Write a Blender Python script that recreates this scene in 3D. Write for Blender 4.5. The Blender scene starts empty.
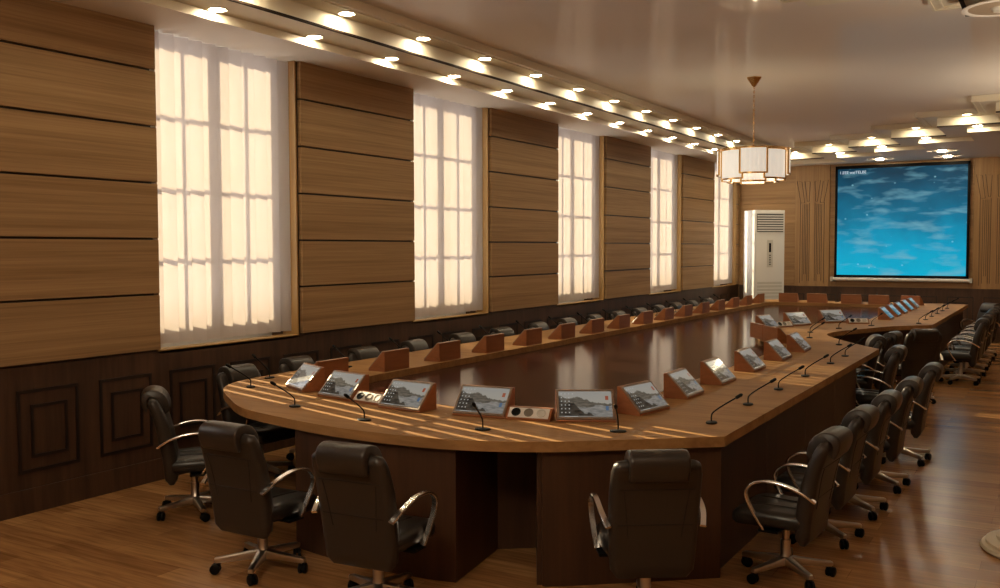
import bpy, bmesh, math, random
from mathutils import Vector, Matrix
random.seed(7)
PI = math.pi
sc = bpy.context.scene
col = sc.collection
H = 1.94                       # eye height

# ------------------------------------------------------------------ materials
def new_mat(name):
    m = bpy.data.materials.new(name); m.use_nodes = True
    return m, m.node_tree, m.node_tree.nodes['Principled BSDF']

def plain(name, c, rough=.5, metal=0., spec=.5, emit=None, es=0., coat=0.):
    m, nt, p = new_mat(name)
    p.inputs['Base Color'].default_value = (*c, 1)
    p.inputs['Roughness'].default_value = rough
    p.inputs['Metallic'].default_value = metal
    p.inputs['Specular IOR Level'].default_value = spec
    if coat: p.inputs['Coat Weight'].default_value = coat; p.inputs['Coat Roughness'].default_value = .08
    if emit:
        p.inputs['Emission Color'].default_value = (*emit, 1)
        p.inputs['Emission Strength'].default_value = es
    return m

def grainy(name, c1, c2, stretch, rough=.45, spec=.4, scale=1., coat=0., detail=5., bump=0.):
    """wood: noise stretched along the grain, ramped between two tones"""
    m, nt, p = new_mat(name); N, L = nt.nodes, nt.links
    tc = N.new('ShaderNodeTexCoord'); mp = N.new('ShaderNodeMapping')
    mp.inputs['Scale'].default_value = tuple(s * scale for s in stretch)
    n1 = N.new('ShaderNodeTexNoise'); n1.inputs['Scale'].default_value = 1.; n1.inputs['Detail'].default_value = detail
    n1.inputs['Roughness'].default_value = .62; n1.inputs['Distortion'].default_value = .4
    mp2 = N.new('ShaderNodeMapping'); mp2.inputs['Scale'].default_value = tuple(.22 * s * scale for s in stretch)
    n2 = N.new('ShaderNodeTexNoise'); n2.inputs['Scale'].default_value = 1.; n2.inputs['Detail'].default_value = 2.
    mx = N.new('ShaderNodeMath'); mx.operation = 'MULTIPLY_ADD'; mx.inputs[1].default_value = .55
    ad = N.new('ShaderNodeMath'); ad.operation = 'MULTIPLY'; ad.inputs[1].default_value = .5
    rp = N.new('ShaderNodeValToRGB')
    rp.color_ramp.elements[0].position = .36; rp.color_ramp.elements[0].color = (*c2, 1)
    rp.color_ramp.elements[1].position = .66; rp.color_ramp.elements[1].color = (*c1, 1)
    L.new(tc.outputs['Object'], mp.inputs[0]); L.new(tc.outputs['Object'], mp2.inputs[0])
    L.new(mp.outputs[0], n1.inputs[0]); L.new(mp2.outputs[0], n2.inputs[0])
    L.new(n2.outputs[0], ad.inputs[0]); L.new(n1.outputs[0], mx.inputs[0]); L.new(ad.outputs[0], mx.inputs[2])
    L.new(mx.outputs[0], rp.inputs[0]); L.new(rp.outputs[0], p.inputs['Base Color'])
    p.inputs['Roughness'].default_value = rough; p.inputs['Specular IOR Level'].default_value = spec
    if coat: p.inputs['Coat Weight'].default_value = coat; p.inputs['Coat Roughness'].default_value = .1
    if bump:
        b = N.new('ShaderNodeBump'); b.inputs['Strength'].default_value = bump; b.inputs['Distance'].default_value = .002
        L.new(n1.outputs[0], b.inputs['Height']); L.new(b.outputs[0], p.inputs['Normal'])
    return m

M = {}
M['oak_y'] = grainy('oak_horizontal', (.40, .25, .122), (.235, .135, .06), (8, .8, 62), .5, .2, bump=.15)       # grain along Y
M['oak_x'] = grainy('oak_end_wall', (.42, .25, .112), (.27, .15, .064), (1.1, 14, 46), .42)
M['oak_z'] = grainy('oak_upright', (.42, .25, .112), (.28, .155, .066), (46, 46, 1.2), .42)
M['jamb'] = grainy('oak_jamb', (.40, .24, .085), (.27, .15, .05), (40, 40, 1.2), .4)
M['walnut'] = grainy('walnut_wainscot', (.092, .046, .026), (.042, .021, .012), (20, 22, 1.6), .42, .4)
M['walnut_d'] = plain('walnut_moulding', (.018, .010, .007), .4)
M['table'] = grainy('table_oak', (.37, .20, .078), (.24, .122, .046), (3.5, 26, 26), .55, .08)
M['skirt'] = grainy('table_side_wood', (.074, .032, .015), (.044, .019, .009), (24, 24, 1.5), .45)
M['inlay'] = grainy('dark_gloss_inlay', (.060, .022, .014), (.028, .010, .007), (2, 30, 30), .14, .028)
M['stand'] = grainy('cherry_stand', (.34, .125, .045), (.23, .08, .028), (12, 3, 34), .36, .45)
M['leather'] = plain('black_leather', (.027, .0195, .0145), .38, 0, .45)
M['leather_s'] = plain('black_leather_seat', (.016, .014, .012), .33, 0, .5)
M['seam'] = plain('leather_seam', (.006, .005, .005), .6)
M['chrome'] = plain('chrome', (.92, .91, .90), .2, 1.)
M['bronze'] = plain('satin_steel', (.66, .61, .55), .28, 1.)
M['black'] = plain('black_plastic', (.003, .003, .003), .5, 0, .15)
M['bezel'] = plain('screen_bezel', (.27, .20, .15), .35, .4)
M['white'] = plain('white_enamel', (.72, .71, .69), .55, 0, .3)
M['grey_slot'] = plain('grey_louvre', (.05, .05, .05), .5)
M['pale'] = plain('pale_grey_plastic', (.55, .54, .50), .4)
M['socket_plate'] = plain('socket_plate', (.74, .71, .67), .35)
M['socket_mid'] = plain('socket_grey', (.18, .16, .13), .35)
M['soffit'] = plain('painted_soffit', (.78, .72, .65), .6, 0, .2)
M['cove'] = plain('cream_cove', (.84, .77, .61), .5, 0, .2)
M['stretch'] = plain('gloss_stretch_ceiling', (.90, .83, .74), .05, .05, 0.)
M['trim'] = plain('dark_brown_trim', (.03, .017, .010), .75, 0, .2)
M['brass'] = plain('brass', (.74, .47, .19), .25, 1.)
M['winframe'] = plain('window_frame_paint', (.6, .58, .55), .5)
M['cream_stone'] = plain('cream_stone', (.72, .64, .48), .5)
M['lamp'] = plain('lamp_lens', (.9, .9, .85), .4, emit=(1, .84, .57), es=130.)
M['ring'] = plain('lamp_ring', (.75, .70, .60), .3)
M['ring_disc'] = plain('tan_ring_disc', (.40, .30, .205), .5)
M['plaster'] = plain('brown_wall', (.26, .15, .075), .6)
M['ground'] = plain('outside_ground', (.3, .28, .25), .8)

def floor_mat():
    m, nt, p = new_mat('parquet_floor'); N, L = nt.nodes, nt.links
    tc = N.new('ShaderNodeTexCoord')
    br = N.new('ShaderNodeTexBrick'); br.offset = .37; br.offset_frequency = 2; br.squash = 1
    br.inputs['Color1'].default_value = (.47, .25, .10, 1); br.inputs['Color2'].default_value = (.30, .145, .054, 1)
    br.inputs['Mortar'].default_value = (.22, .10, .034, 1)
    br.inputs['Scale'].default_value = 1.; br.inputs['Mortar Size'].default_value = .0016
    br.inputs['Brick Width'].default_value = 1.05; br.inputs['Row Height'].default_value = .185
    L.new(tc.outputs['Object'], br.inputs['Vector'])
    mp = N.new('ShaderNodeMapping'); mp.inputs['Scale'].default_value = (2.2, 30, 1)
    n = N.new('ShaderNodeTexNoise'); n.inputs['Scale'].default_value = 1.; n.inputs['Detail'].default_value = 6; n.inputs['Distortion'].default_value = .6
    L.new(tc.outputs['Object'], mp.inputs[0]); L.new(mp.outputs[0], n.inputs[0])
    rp = N.new('ShaderNodeValToRGB')
    rp.color_ramp.elements[0].position = .3; rp.color_ramp.elements[0].color = (.66, .62, .58, 1)
    rp.color_ramp.elements[1].position = .7; rp.color_ramp.elements[1].color = (1.12, 1.1, 1.08, 1)
    L.new(n.outputs[0], rp.inputs[0])
    mx = N.new('ShaderNodeMix'); mx.data_type = 'RGBA'; mx.blend_type = 'MULTIPLY'; mx.inputs[0].default_value = 1
    L.new(br.outputs[0], mx.inputs[6]); L.new(rp.outputs[0], mx.inputs[7]); L.new(mx.outputs[2], p.inputs['Base Color'])
    p.inputs['Roughness'].default_value = .24; p.inputs['Specular IOR Level'].default_value = .22
    return m
M['floor'] = floor_mat()

def blind_mat():
    m = bpy.data.materials.new('blind_fabric'); m.use_nodes = True
    nt = m.node_tree; N, L = nt.nodes, nt.links; N.clear()
    o = N.new('ShaderNodeOutputMaterial'); mix = N.new('ShaderNodeMixShader'); mix.inputs[0].default_value = .56
    d = N.new('ShaderNodeBsdfDiffuse'); d.inputs[0].default_value = (.74, .70, .68, 1)
    t = N.new('ShaderNodeBsdfTranslucent'); t.inputs[0].default_value = (.73, .685, .66, 1)
    L.new(d.outputs[0], mix.inputs[1]); L.new(t.outputs[0], mix.inputs[2]); L.new(mix.outputs[0], o.inputs[0])
    return m
M['blind'] = blind_mat()

def glass_mat():
    m = bpy.data.materials.new('window_glass'); m.use_nodes = True
    nt = m.node_tree; N, L = nt.nodes, nt.links; N.clear()
    o = N.new('ShaderNodeOutputMaterial'); mix = N.new('ShaderNodeMixShader')
    f = N.new('ShaderNodeFresnel'); f.inputs[0].default_value = 1.45
    t = N.new('ShaderNodeBsdfTransparent'); t.inputs[0].default_value = (.95, .97, .96, 1)
    g = N.new('ShaderNodeBsdfGlossy'); g.inputs['Roughness'].default_value = .02
    L.new(f.outputs[0], mix.inputs[0]); L.new(t.outputs[0], mix.inputs[1]); L.new(g.outputs[0], mix.inputs[2]); L.new(mix.outputs[0], o.inputs[0])
    return m
M['glass'] = glass_mat()

def shade_mat():
    m, nt, p = new_mat('ribbed_lamp_glass')
    N, L = nt.nodes, nt.links
    p.inputs['Base Color'].default_value = (.85, .80, .70, 1); p.inputs['Roughness'].default_value = .3
    p.inputs['Emission Color'].default_value = (1, .93, .80, 1); p.inputs['Emission Strength'].default_value = .52
    return m
M['shade'] = shade_mat()

def mnode(N, L, op, a, b=None, c=None):
    n = N.new('ShaderNodeMath'); n.operation = op
    for i, v in enumerate((a, b, c)):
        if v is None: continue
        if isinstance(v, (int, float)): n.inputs[i].default_value = v
        else: L.new(v, n.inputs[i])
    return n.outputs[0]

def desktop_mat():
    """a monitor showing a misty landscape; UV 0..1"""
    m, nt, p = new_mat('desktop_picture'); N, L = nt.nodes, nt.links
    uv = N.new('ShaderNodeUVMap'); sp = N.new('ShaderNodeSeparateXYZ'); L.new(uv.outputs[0], sp.inputs[0])
    u, v = sp.outputs[0], sp.outputs[1]
    def ridge(w, scale, base, amp, slope):
        n = N.new('ShaderNodeTexNoise'); n.noise_dimensions = '1D'; n.inputs['W'].default_value = 0
        n.inputs['Scale'].default_value = scale; n.inputs['Detail'].default_value = 5
        L.new(mnode(N, L, 'ADD', u, w), n.inputs['W'])
        h = mnode(N, L, 'MULTIPLY_ADD', n.outputs[0], amp, base)
        h = mnode(N, L, 'MULTIPLY_ADD', u, slope, h)
        d = mnode(N, L, 'SUBTRACT', h, v)
        mr = N.new('ShaderNodeMapRange'); mr.inputs['From Min'].default_value = -.012; mr.inputs['From Max'].default_value = .02
        L.new(d, mr.inputs[0]); return mr.outputs[0]
    def mix(f, a, b):
        n = N.new('ShaderNodeMix'); n.data_type = 'RGBA'; L.new(f, n.inputs[0])
        for i, x in ((6, a), (7, b)):
            if isinstance(x, tuple): n.inputs[i].default_value = (*x, 1)
            else: L.new(x, n.inputs[i])
        return n.outputs[2]
    tx = N.new('ShaderNodeTexNoise'); tx.inputs['Scale'].default_value = 7; tx.inputs['Detail'].default_value = 6
    mp = N.new('ShaderNodeMapping'); mp.inputs['Scale'].default_value = (1, 2.2, 1); L.new(uv.outputs[0], mp.inputs[0]); L.new(mp.outputs[0], tx.inputs[0])
    tx2 = N.new('ShaderNodeMapRange'); tx2.inputs['From Min'].default_value = .36; tx2.inputs['From Max'].default_value = .64; L.new(tx.outputs[0], tx2.inputs[0])
    far = mix(tx2.outputs[0], (.11, .095, .075), (.26, .222, .17))
    near = mix(tx2.outputs[0], (.02, .017, .014), (.11, .092, .07))
    lake = mix(tx2.outputs[0], (.25, .24, .22), (.46, .43, .385))
    sky = mix(v, (.66, .59, .47), (.52, .50, .45))
    c = mix(ridge(.3, 2.3, .40, .75, -.25), sky, far)
    lk = mnode(N, L, 'MULTIPLY', ridge(5., 3., .22, .3, .10), mnode(N, L, 'GREATER_THAN', u, .3))
    c = mix(lk, c, lake)
    c = mix(ridge(2.2, 3.1, .36, .66, -.95), c, near)
    p.inputs['Base Color'].default_value = (.02, .02, .02, 1); p.inputs['Roughness'].default_value = .09
    p.inputs['Specular IOR Level'].default_value = .22
    L.new(c, p.inputs['Emission Color']); p.inputs['Emission Strength'].default_value = .46
    return m
M['desktop'] = desktop_mat()
M['icon_w'] = plain('icon_white', (.02, .02, .02), .1, emit=(.8, .8, .75), es=.4)
M['icon_r'] = plain('icon_red', (.02, .02, .02), .1, emit=(.50, .12, .06), es=.45)
M['icon_b'] = plain('icon_blue', (.02, .02, .02), .1, emit=(.12, .22, .38), es=.45)
M['task'] = plain('icon_taskbar', (.02, .02, .02), .1, emit=(.3, .27, .23), es=.5)

def led_mat():
    m, nt, p = new_mat('projected_blue_image'); N, L = nt.nodes, nt.links
    uv = N.new('ShaderNodeUVMap'); sp = N.new('ShaderNodeSeparateXYZ'); L.new(uv.outputs[0], sp.inputs[0])
    rp = N.new('ShaderNodeValToRGB'); e = rp.color_ramp.elements
    e[0].position = 0; e[0].color = (.0, .40, .60, 1); e[1].position = 1; e[1].color = (.001, .036, .072, 1)
    for pos, c in ((.25, (.0, .33, .54)), (.55, (.001, .15, .27)), (.8, (.001, .075, .145))):
        k = e.new(pos); k.color = (*c, 1)
    p.inputs['Specular IOR Level'].default_value = 0.
    wob = N.new('ShaderNodeTexNoise'); wob.inputs['Scale'].default_value = 3.2; wob.inputs['Detail'].default_value = 4
    L.new(uv.outputs[0], wob.inputs[0])
    L.new(mnode(N, L, 'MULTIPLY_ADD', mnode(N, L, 'SUBTRACT', wob.outputs[0], .5), .45, sp.outputs[1]), rp.inputs[0])
    mp = N.new('ShaderNodeMapping'); mp.inputs['Scale'].default_value = (3.6, 11., 1); mp.inputs['Rotation'].default_value = (0, 0, -.2)
    st = N.new('ShaderNodeTexNoise'); st.inputs['Scale'].default_value = 1.; st.inputs['Detail'].default_value = 3; st.inputs['Distortion'].default_value = .15
    L.new(uv.outputs[0], mp.inputs[0]); L.new(mp.outputs[0], st.inputs[0])
    mr = N.new('ShaderNodeMapRange'); mr.inputs['From Min'].default_value = .50; mr.inputs['From Max'].default_value = .70; mr.inputs['To Max'].default_value = .60
    L.new(st.outputs[0], mr.inputs[0])
    mx = N.new('ShaderNodeMix'); mx.data_type = 'RGBA'; mx.inputs[7].default_value = (.19, .44, .52, 1)
    L.new(mr.outputs[0], mx.inputs[0]); L.new(rp.outputs[0], mx.inputs[6])
    vo = N.new('ShaderNodeTexVoronoi'); vo.inputs['Scale'].default_value = 11; L.new(uv.outputs[0], vo.inputs[0])
    sk = N.new('ShaderNodeMapRange'); sk.inputs['From Min'].default_value = .12; sk.inputs['From Max'].default_value = .02; sk.inputs['To Max'].default_value = .5
    L.new(vo.outputs['Distance'], sk.inputs[0])
    mx2 = N.new('ShaderNodeMix'); mx2.data_type = 'RGBA'; mx2.inputs[7].default_value = (.35, .75, .85, 1)
    L.new(sk.outputs[0], mx2.inputs[0]); L.new(mx.outputs[2], mx2.inputs[6])
    p.inputs['Base Color'].default_value = (.02, .02, .02, 1); p.inputs['Roughness'].default_value = .4
    L.new(mx2.outputs[2], p.inputs['Emission Color']); p.inputs['Emission Strength'].default_value = 1.
    return m
M['led'] = led_mat()

# ------------------------------------------------------------------ mesh helpers
def catmull(pts, n=8, closed=False):
    P = [Vector(p) for p in pts]; out = []
    m = len(P); rng = range(m) if closed else range(m - 1)
    for i in rng:
        if closed: a, b, c, d = P[i-1], P[i], P[(i+1) % m], P[(i+2) % m]
        else: a, b, c, d = P[max(i-1, 0)], P[i], P[i+1], P[min(i+2, m-1)]
        for k in range(n):
            t = k / n
            out.append(.5 * ((2*b) + (c-a)*t + (2*a-5*b+4*c-d)*t*t + (3*b-a-3*c+d)*t**3))
    if not closed: out.append(P[-1].copy())
    return out

def box(bm, x0, x1, y0, y1, z0, z1, mi=0, bev=0., mat=None):
    v = [bm.verts.new((x, y, z)) for x in (x0, x1) for y in (y0, y1) for z in (z0, z1)]
    fs = [bm.faces.new([v[i] for i in f]) for f in ((0,1,3,2),(4,6,7,5),(0,4,5,1),(2,3,7,6),(0,2,6,4),(1,5,7,3))]
    for f in fs: f.material_index = mi
    if bev:
        es = list({e for f in fs for e in f.edges})
        r = bmesh.ops.bevel(bm, geom=es, offset=bev, segments=2, affect='EDGES', profile=.6)
        for f in r['faces']: f.material_index = mi
        v = list({x for f in r['faces'] for x in f.verts} | {x for x in v if x.is_valid})
    if mat is not None: bmesh.ops.transform(bm, matrix=mat, verts=v)
    return v

def ring_verts(bm, pts): return [bm.verts.new(p) for p in pts]

def loft(bm, rings, closed=True, caps=True, mi=0):
    R = [ring_verts(bm, r) for r in rings]; n = len(R[0])
    for a, b in zip(R, R[1:]):
        for i in range(n if closed else n-1):
            j = (i+1) % n
            try: bm.faces.new((a[i], a[j], b[j], b[i])).material_index = mi
            except ValueError: pass
    if caps:
        bm.faces.new(list(reversed(R[0]))).material_index = mi; bm.faces.new(R[-1]).material_index = mi

def tube(bm, pts, r, n=8, mi=0, flat=None, up=Vector((0, 1, 0))):
    """sweep: round of radius r, or a flat bar flat=(width along up, thickness)"""
    P = [Vector(p) for p in pts]; rings = []
    for i, p in enumerate(P):
        t = (P[min(i+1, len(P)-1)] - P[max(i-1, 0)]).normalized()
        u = up if abs(t.dot(up)) < .95 else Vector((1, 0, 0))
        s = t.cross(u).normalized(); w = s.cross(t).normalized()
        rr = r(i / (len(P)-1)) if callable(r) else r
        if flat: 
            a, b = flat[0]/2, flat[1]/2; k = .35
            q = [(a, b*k), (a*.8, b), (-a*.8, b), (-a, b*k), (-a, -b*k), (-a*.8, -b), (a*.8, -b), (a, -b*k)]
            rings.append([p + w*x + s*y for x, y in q])
        else:
            rings.append([p + (w*math.cos(2*PI*k/n) + s*math.sin(2*PI*k/n))*rr for k in range(n)])
    loft(bm, rings, mi=mi)

def lathe(bm, prof, c=(0, 0), n=24, mi=0, cap=True):
    """prof list of (r,z) bottom to top, around vertical axis at c"""
    rings = [[(c[0]+max(r, .0005)*math.cos(2*PI*k/n), c[1]+max(r, .0005)*math.sin(2*PI*k/n), z) for k in range(n)] for r, z in prof]
    loft(bm, rings, caps=cap, mi=mi)

def slab(bm, outer, holes, z0, z1, mi=0, side_mi=None):
    """flat plate with holes: outline(s) filled, raised from z0 to z1"""
    es = []
    for loop in [outer] + holes:
        vs = [bm.verts.new((p[0], p[1], z0)) for p in loop]
        es += [bm.edges.new((vs[i], vs[(i+1) % len(vs)])) for i in range(len(vs))]
    r = bmesh.ops.triangle_fill(bm, use_beauty=True, use_dissolve=False, edges=es)
    fs = [g for g in r['geom'] if isinstance(g, bmesh.types.BMFace)]
    ex = bmesh.ops.extrude_face_region(bm, geom=fs)
    bmesh.ops.translate(bm, vec=(0, 0, z1-z0), verts=[g for g in ex['geom'] if isinstance(g, bmesh.types.BMVert)])
    for f in bm.faces: f.material_index = mi
    bmesh.ops.recalc_face_normals(bm, faces=bm.faces[:])
    if side_mi is not None:
        for f in bm.faces:
            if abs(f.normal.z) < .5: f.material_index = side_mi

def obj(name, bm, mats, parent=None, smooth=None, loc=None, rz=0):
    me = bpy.data.meshes.new(name); bmesh.ops.recalc_face_normals(bm, faces=bm.faces[:])
    bm.to_mesh(me); bm.free()
    for m in (mats if isinstance(mats, (list, tuple)) else [mats]): me.materials.append(M[m] if isinstance(m, str) else m)
    if smooth is not None:
        me.shade_smooth(); me.set_sharp_from_angle(angle=math.radians(smooth))
    o = bpy.data.objects.new(name, me); col.objects.link(o)
    if parent: o.parent = parent
    if loc: o.location = loc
    if rz: o.rotation_euler.z = rz
    return o

def tag(o, label, cat, group=None):
    o['label'] = label; o['category'] = cat
    if group: o['group'] = group
    return o
def thing(name, label, cat, loc=(0, 0, 0), rz=0, group=None):
    o = bpy.data.objects.new(name, None); col.objects.link(o); o.empty_display_size = .1
    o.location = loc; o.rotation_euler.z = rz
    return tag(o, label, cat, group)
def struct(o): o['kind'] = 'structure'; return o
def kids(o): return [c for c in bpy.data.objects if c.parent == o]
def copy_tree(src, loc, rz, label, group=None):
    r = src.copy(); col.objects.link(r); r.location = loc; r.rotation_euler.z = rz; r['label'] = label
    if group: r['group'] = group
    for ch in kids(src):
        c = ch.copy(); col.objects.link(c); c.parent = r
        for g in kids(ch):
            d = g.copy(); col.objects.link(d); d.parent = c
    return r
ORD = ['first','second','third','fourth','fifth','sixth','seventh','eighth','ninth','tenth','eleventh','twelfth','thirteenth','fourteenth','fifteenth','sixteenth','seventeenth','eighteenth']
BM = bmesh.new

# ------------------------------------------------------------------ room dimensions
XW = -6.474                    # face of the panelling on the window wall
YE = 21.82                     # end wall
XR, YB = .95, -1.6             # right wall, wall behind the camera
ZS, Z2, Z3, ZC = 3.785, 3.86, 4.0, 4.075    # soffit, two cove steps, main ceiling
WIN = [1.66, 5.32, 8.94, 12.59, 16.26, 19.92]   # near edge of each window opening
WW = 1.70
GRO = [3.417, 2.954, 2.491, 2.029, 1.569]
ZP = 1.107                     # bottom of the oak panels

bm = BM(); box(bm, XW-.2, XR+.2, YB-.2, YE+.2, -.1, 0); struct(obj('floor', bm, 'floor'))

# ---- window wall: solid core with openings
bm = BM(); xb, xf = -6.90, XW-.05
edges = [YB-.2] + [e for y in WIN for e in (y, y+WW)] + [YE+.2]
for i in range(0, len(edges), 2): box(bm, xb, xf, edges[i], edges[i+1], 0, 4.3)
for y in WIN:
    box(bm, xb, xf, y, y+WW, 0, 1.06); box(bm, xb, xf, y, y+WW, ZS+.02, 4.3)
wl = struct(obj('wall_left', bm, 'walnut'))  # dark core colour stands in for shadow in the gaps beside the panels

def plank_panel(y0, y1, x0, x1, name='wall_panel'):
    """raised oak panel, six boards with open dark joints and a pale metal clip in each"""
    b = BM()
    zs = [ZP] + sorted(GRO) + [ZS]
    for a, c in zip(zs, zs[1:]): box(b, x0+.012, x1, y0, y1, a+(.009 if a > ZP else 0), c-(.009 if c < ZS else 0), 0, .003)
    box(b, x0, x0+.02, y0+.004, y1-.004, ZP+.01, ZS, 1)
    for z in GRO: box(b, x0+.02, x1-.012, y1-.05, y1-.004, z-.006, z+.006, 2)
    return obj(name, b, ['oak_y', 'walnut_d', 'chrome'])
pan = [(YB, WIN[0]-.0)] + [(WIN[i]+WW+.03, WIN[i+1]-.0) for i in range(5)]
nt_ = 1
for (a, c) in pan:
    o = plank_panel(a, c, XW-.055, XW); o.name = 'trim_%d' % nt_; nt_ += 1; struct(o)
if WIN[5]+WW+.02 < YE:
    o = plank_panel(WIN[5]+WW+.02, YE-.01, XW-.055, XW); o.name = 'trim_%d' % nt_; nt_ += 1; struct(o)

# ---- wainscot with nested rectangular mouldings
def moulding(b, x, y0, y1, z0, z1, w, d, mi):
    box(b, x, x+d, y0, y1, z0, z0+w, mi); box(b, x, x+d, y0, y1, z1-w, z1, mi)
    box(b, x, x+d, y0, y0+w, z0+w, z1-w, mi); box(b, x, x+d, y1-w, y1, z0+w, z1-w, mi)
b = BM(); xw = XW-.05
box(b, xw-.01, xw+.02, YB, YE, 0, ZP-.02, 0)
y = 4.06 - .685*8
while y < YE-.6:
    moulding(b, xw+.02, y, y+.50, .30, .915, .026, .006, 1)
    moulding(b, xw+.02, y+.105, y+.405, .405, .80, .024, .006, 1)
    y += .685
o = obj('wainscot', b, ['walnut', 'walnut_d']); o.name = 'trim_%d' % nt_; nt_ += 1; struct(o)
b = BM(); box(b, xw+.02, xw+.034, YB, YE, 0, .185, 0, .004)
struct(obj('baseboard_left', b, 'walnut'))

# ---- windows: lining, frame with glazing bars, panes; a vertical blind hangs inside each
XF = -6.88
for i, y in enumerate(WIN):
    w = bpy.data.objects.new('window_%d' % (i+1), None); col.objects.link(w); w.location = (XF, y+WW/2, 1.06); struct(w)
    def W(name, bmm, mats): 
        o = obj(name, bmm, mats); o.parent = w; o.matrix_parent_inverse = Matrix.Translation(-Vector(w.location)); return o
    b = BM()
    o0 = y - WIN[1]
    ys = [y, 5.43+o0, 5.788+o0, 5.812+o0, 6.092+o0, 6.232+o0, 6.536+o0, 6.566+o0, 6.872+o0, y+WW]
    zs = [1.06, 1.366, 1.945, 1.979, 2.556, 2.590, 3.173, 3.207, 3.775, ZS+.02]
    for k in range(0, 10, 2): box(b, XF-.012, XF+.012, ys[k], ys[k+1], zs[0], zs[9])
    for k in range(0, 10, 2): box(b, XF-.009, XF+.009, ys[1], ys[8], zs[k], zs[k+1])
    W('window_frame', b, 'winframe')
    b = BM(); box(b, XF-.004, XF+.004, y+.02, y+WW-.02, 1.08, ZS); W('window_pane', b, 'glass')
    b = BM()      # wooden lining: sill and the two jambs
    box(b, -6.66, XW-.03, y, y+WW, 1.06, 1.096, 0, .004)
    box(b, -6.70, XW-.03, y, y+.018, 1.09, ZS, 0); box(b, -6.70, XW-.03, y+WW-.018, y+WW, 1.09, ZS, 0)
    W('window_sill', b, 'jamb')
    nm = ['behind the camera', 'nearest the camera', 'second from the camera', 'third from the camera', 'fourth from the camera', 'farthest from the camera'][i]
    t = thing('vertical_blind', 'closed white vertical blind in the window ' + nm, 'blind', (-6.62, y+.02, ZS), 0, 'vertical blinds in the windows')
    ang = math.radians(35); p, wd = .155, .1195
    n = 11
    for k in range(n):
        b = BM(); cy = .045 + k*p + .02
        rg = []
        for q in range(5):                       # slightly bowed slat
            s = (q/4-.5)*wd; bow = .004*(1-(2*q/4-1)**2)
            rg.append((math.sin(ang)*s + bow*math.cos(ang), cy+math.cos(ang)*s - bow*math.sin(ang)))
        loft(b, [[(x, yy, -.004) for x, yy in rg] + [(x-.0015, yy, -.004) for x, yy in reversed(rg)],
                 [(x, yy, -2.655) for x, yy in rg] + [(x-.0015, yy, -2.655) for x, yy in reversed(rg)]])
        obj('slat', b, 'blind', t, 40)
    b = BM(); box(b, -.014, .014, .06, WW-.10, .002, .018); obj('head_rail', b, 'white', t)

# ---- end wall
b = BM(); box(b, XW-.6, XR+.2, YE+.03, YE+.25, 0, 4.3); struct(obj('wall_far', b, 'oak_x'))
b = BM(); yy0, yy1 = YE-.0, YE+.03
zs = [ZP-.02] + sorted(GRO) + [ZS]
cols = [(XW, -5.215), (-4.455, -4.32), (-4.32, -1.69), (-1.69, -1.60), (-.84, XR)]
for (a, c) in cols:
    for z0, z1 in zip(zs, zs[1:]): box(b, a+.002, c-.002, yy0, yy1, z0+.007, z1-.007, 0)
o = obj('end_panels', b, 'oak_x'); o.name = 'trim_%d' % nt_; nt_ += 1; struct(o)
for x0 in (-5.215, -1.60):       # pilaster boards with reeded, flaring grooves
    b = BM(); x1 = x0+.76
    box(b, x0+.006, x1-.006, YE-.03, YE+.03, ZP-.02, ZS, 0)
    yf = YE-.034
    def line(pts, w=.009): tube(b, [(x0+.38+px, yf+.002, pz) for px, pz in pts], w/2, 6, 1)
    for s in (-1, 1):
        for d in (.10, .135, .17, .205):
            line([(s*d, 1.35 if d in (.135, .17) else 1.2), (s*d, 2.92)])
        line([(s*.06, 1.2), (s*.06, 2.95)]); line([(s*.26, 1.15), (s*.26, 2.95)])
        line([(s*.07, 2.98), (s*.05, 3.42), (s*.17, 3.44), (s*.11, 2.98), (s*.07, 2.98)])
        line([(s*.17, 2.95), (s*.23, 3.42), (s*.34, 3.44), (s*.25, 2.95), (s*.17, 2.95)])
    o = obj('pilaster', b, ['oak_z', 'walnut_d']); o.name = 'trim_%d' % nt_; nt_ += 1; struct(o)
b = BM(); box(b, XW, XR, YE-.02, YE+.03, 0, ZP-.03); box(b, XW, XR, YE-.035, YE, ZP-.06, ZP-.02, 0)
x = XW+.3
while x < XR-.6:
    for (a, c, z0, z1) in ((0, .5, .3, .915), (.105, .395, .405, .80)):
        box(b, x+a, x+c, YE-.026, YE-.02, z0, z0+.018, 1); box(b, x+a, x+c, YE-.026, YE-.02, z1-.018, z1, 1)
        box(b, x+a, x+a+.018, YE-.026, YE-.02, z0, z1, 1); box(b, x+c-.018, x+c, YE-.026, YE-.02, z0, z1, 1)
    x += .685
o = obj('end_wainscot', b, ['walnut', 'walnut_d']); o.name = 'trim_%d' % nt_; nt_ += 1; struct(o)

# ---- right wall and wall behind the camera (out of frame)
b = BM(); box(b, XR, XR+.2, YB-.2, YE+.2, 0, 4.3); struct(obj('wall_right', b, 'plaster'))
b = BM(); box(b, XW-.6, XR+.2, YB-.2, YB, 0, 4.3); struct(obj('wall_back', b, 'plaster'))

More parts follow.
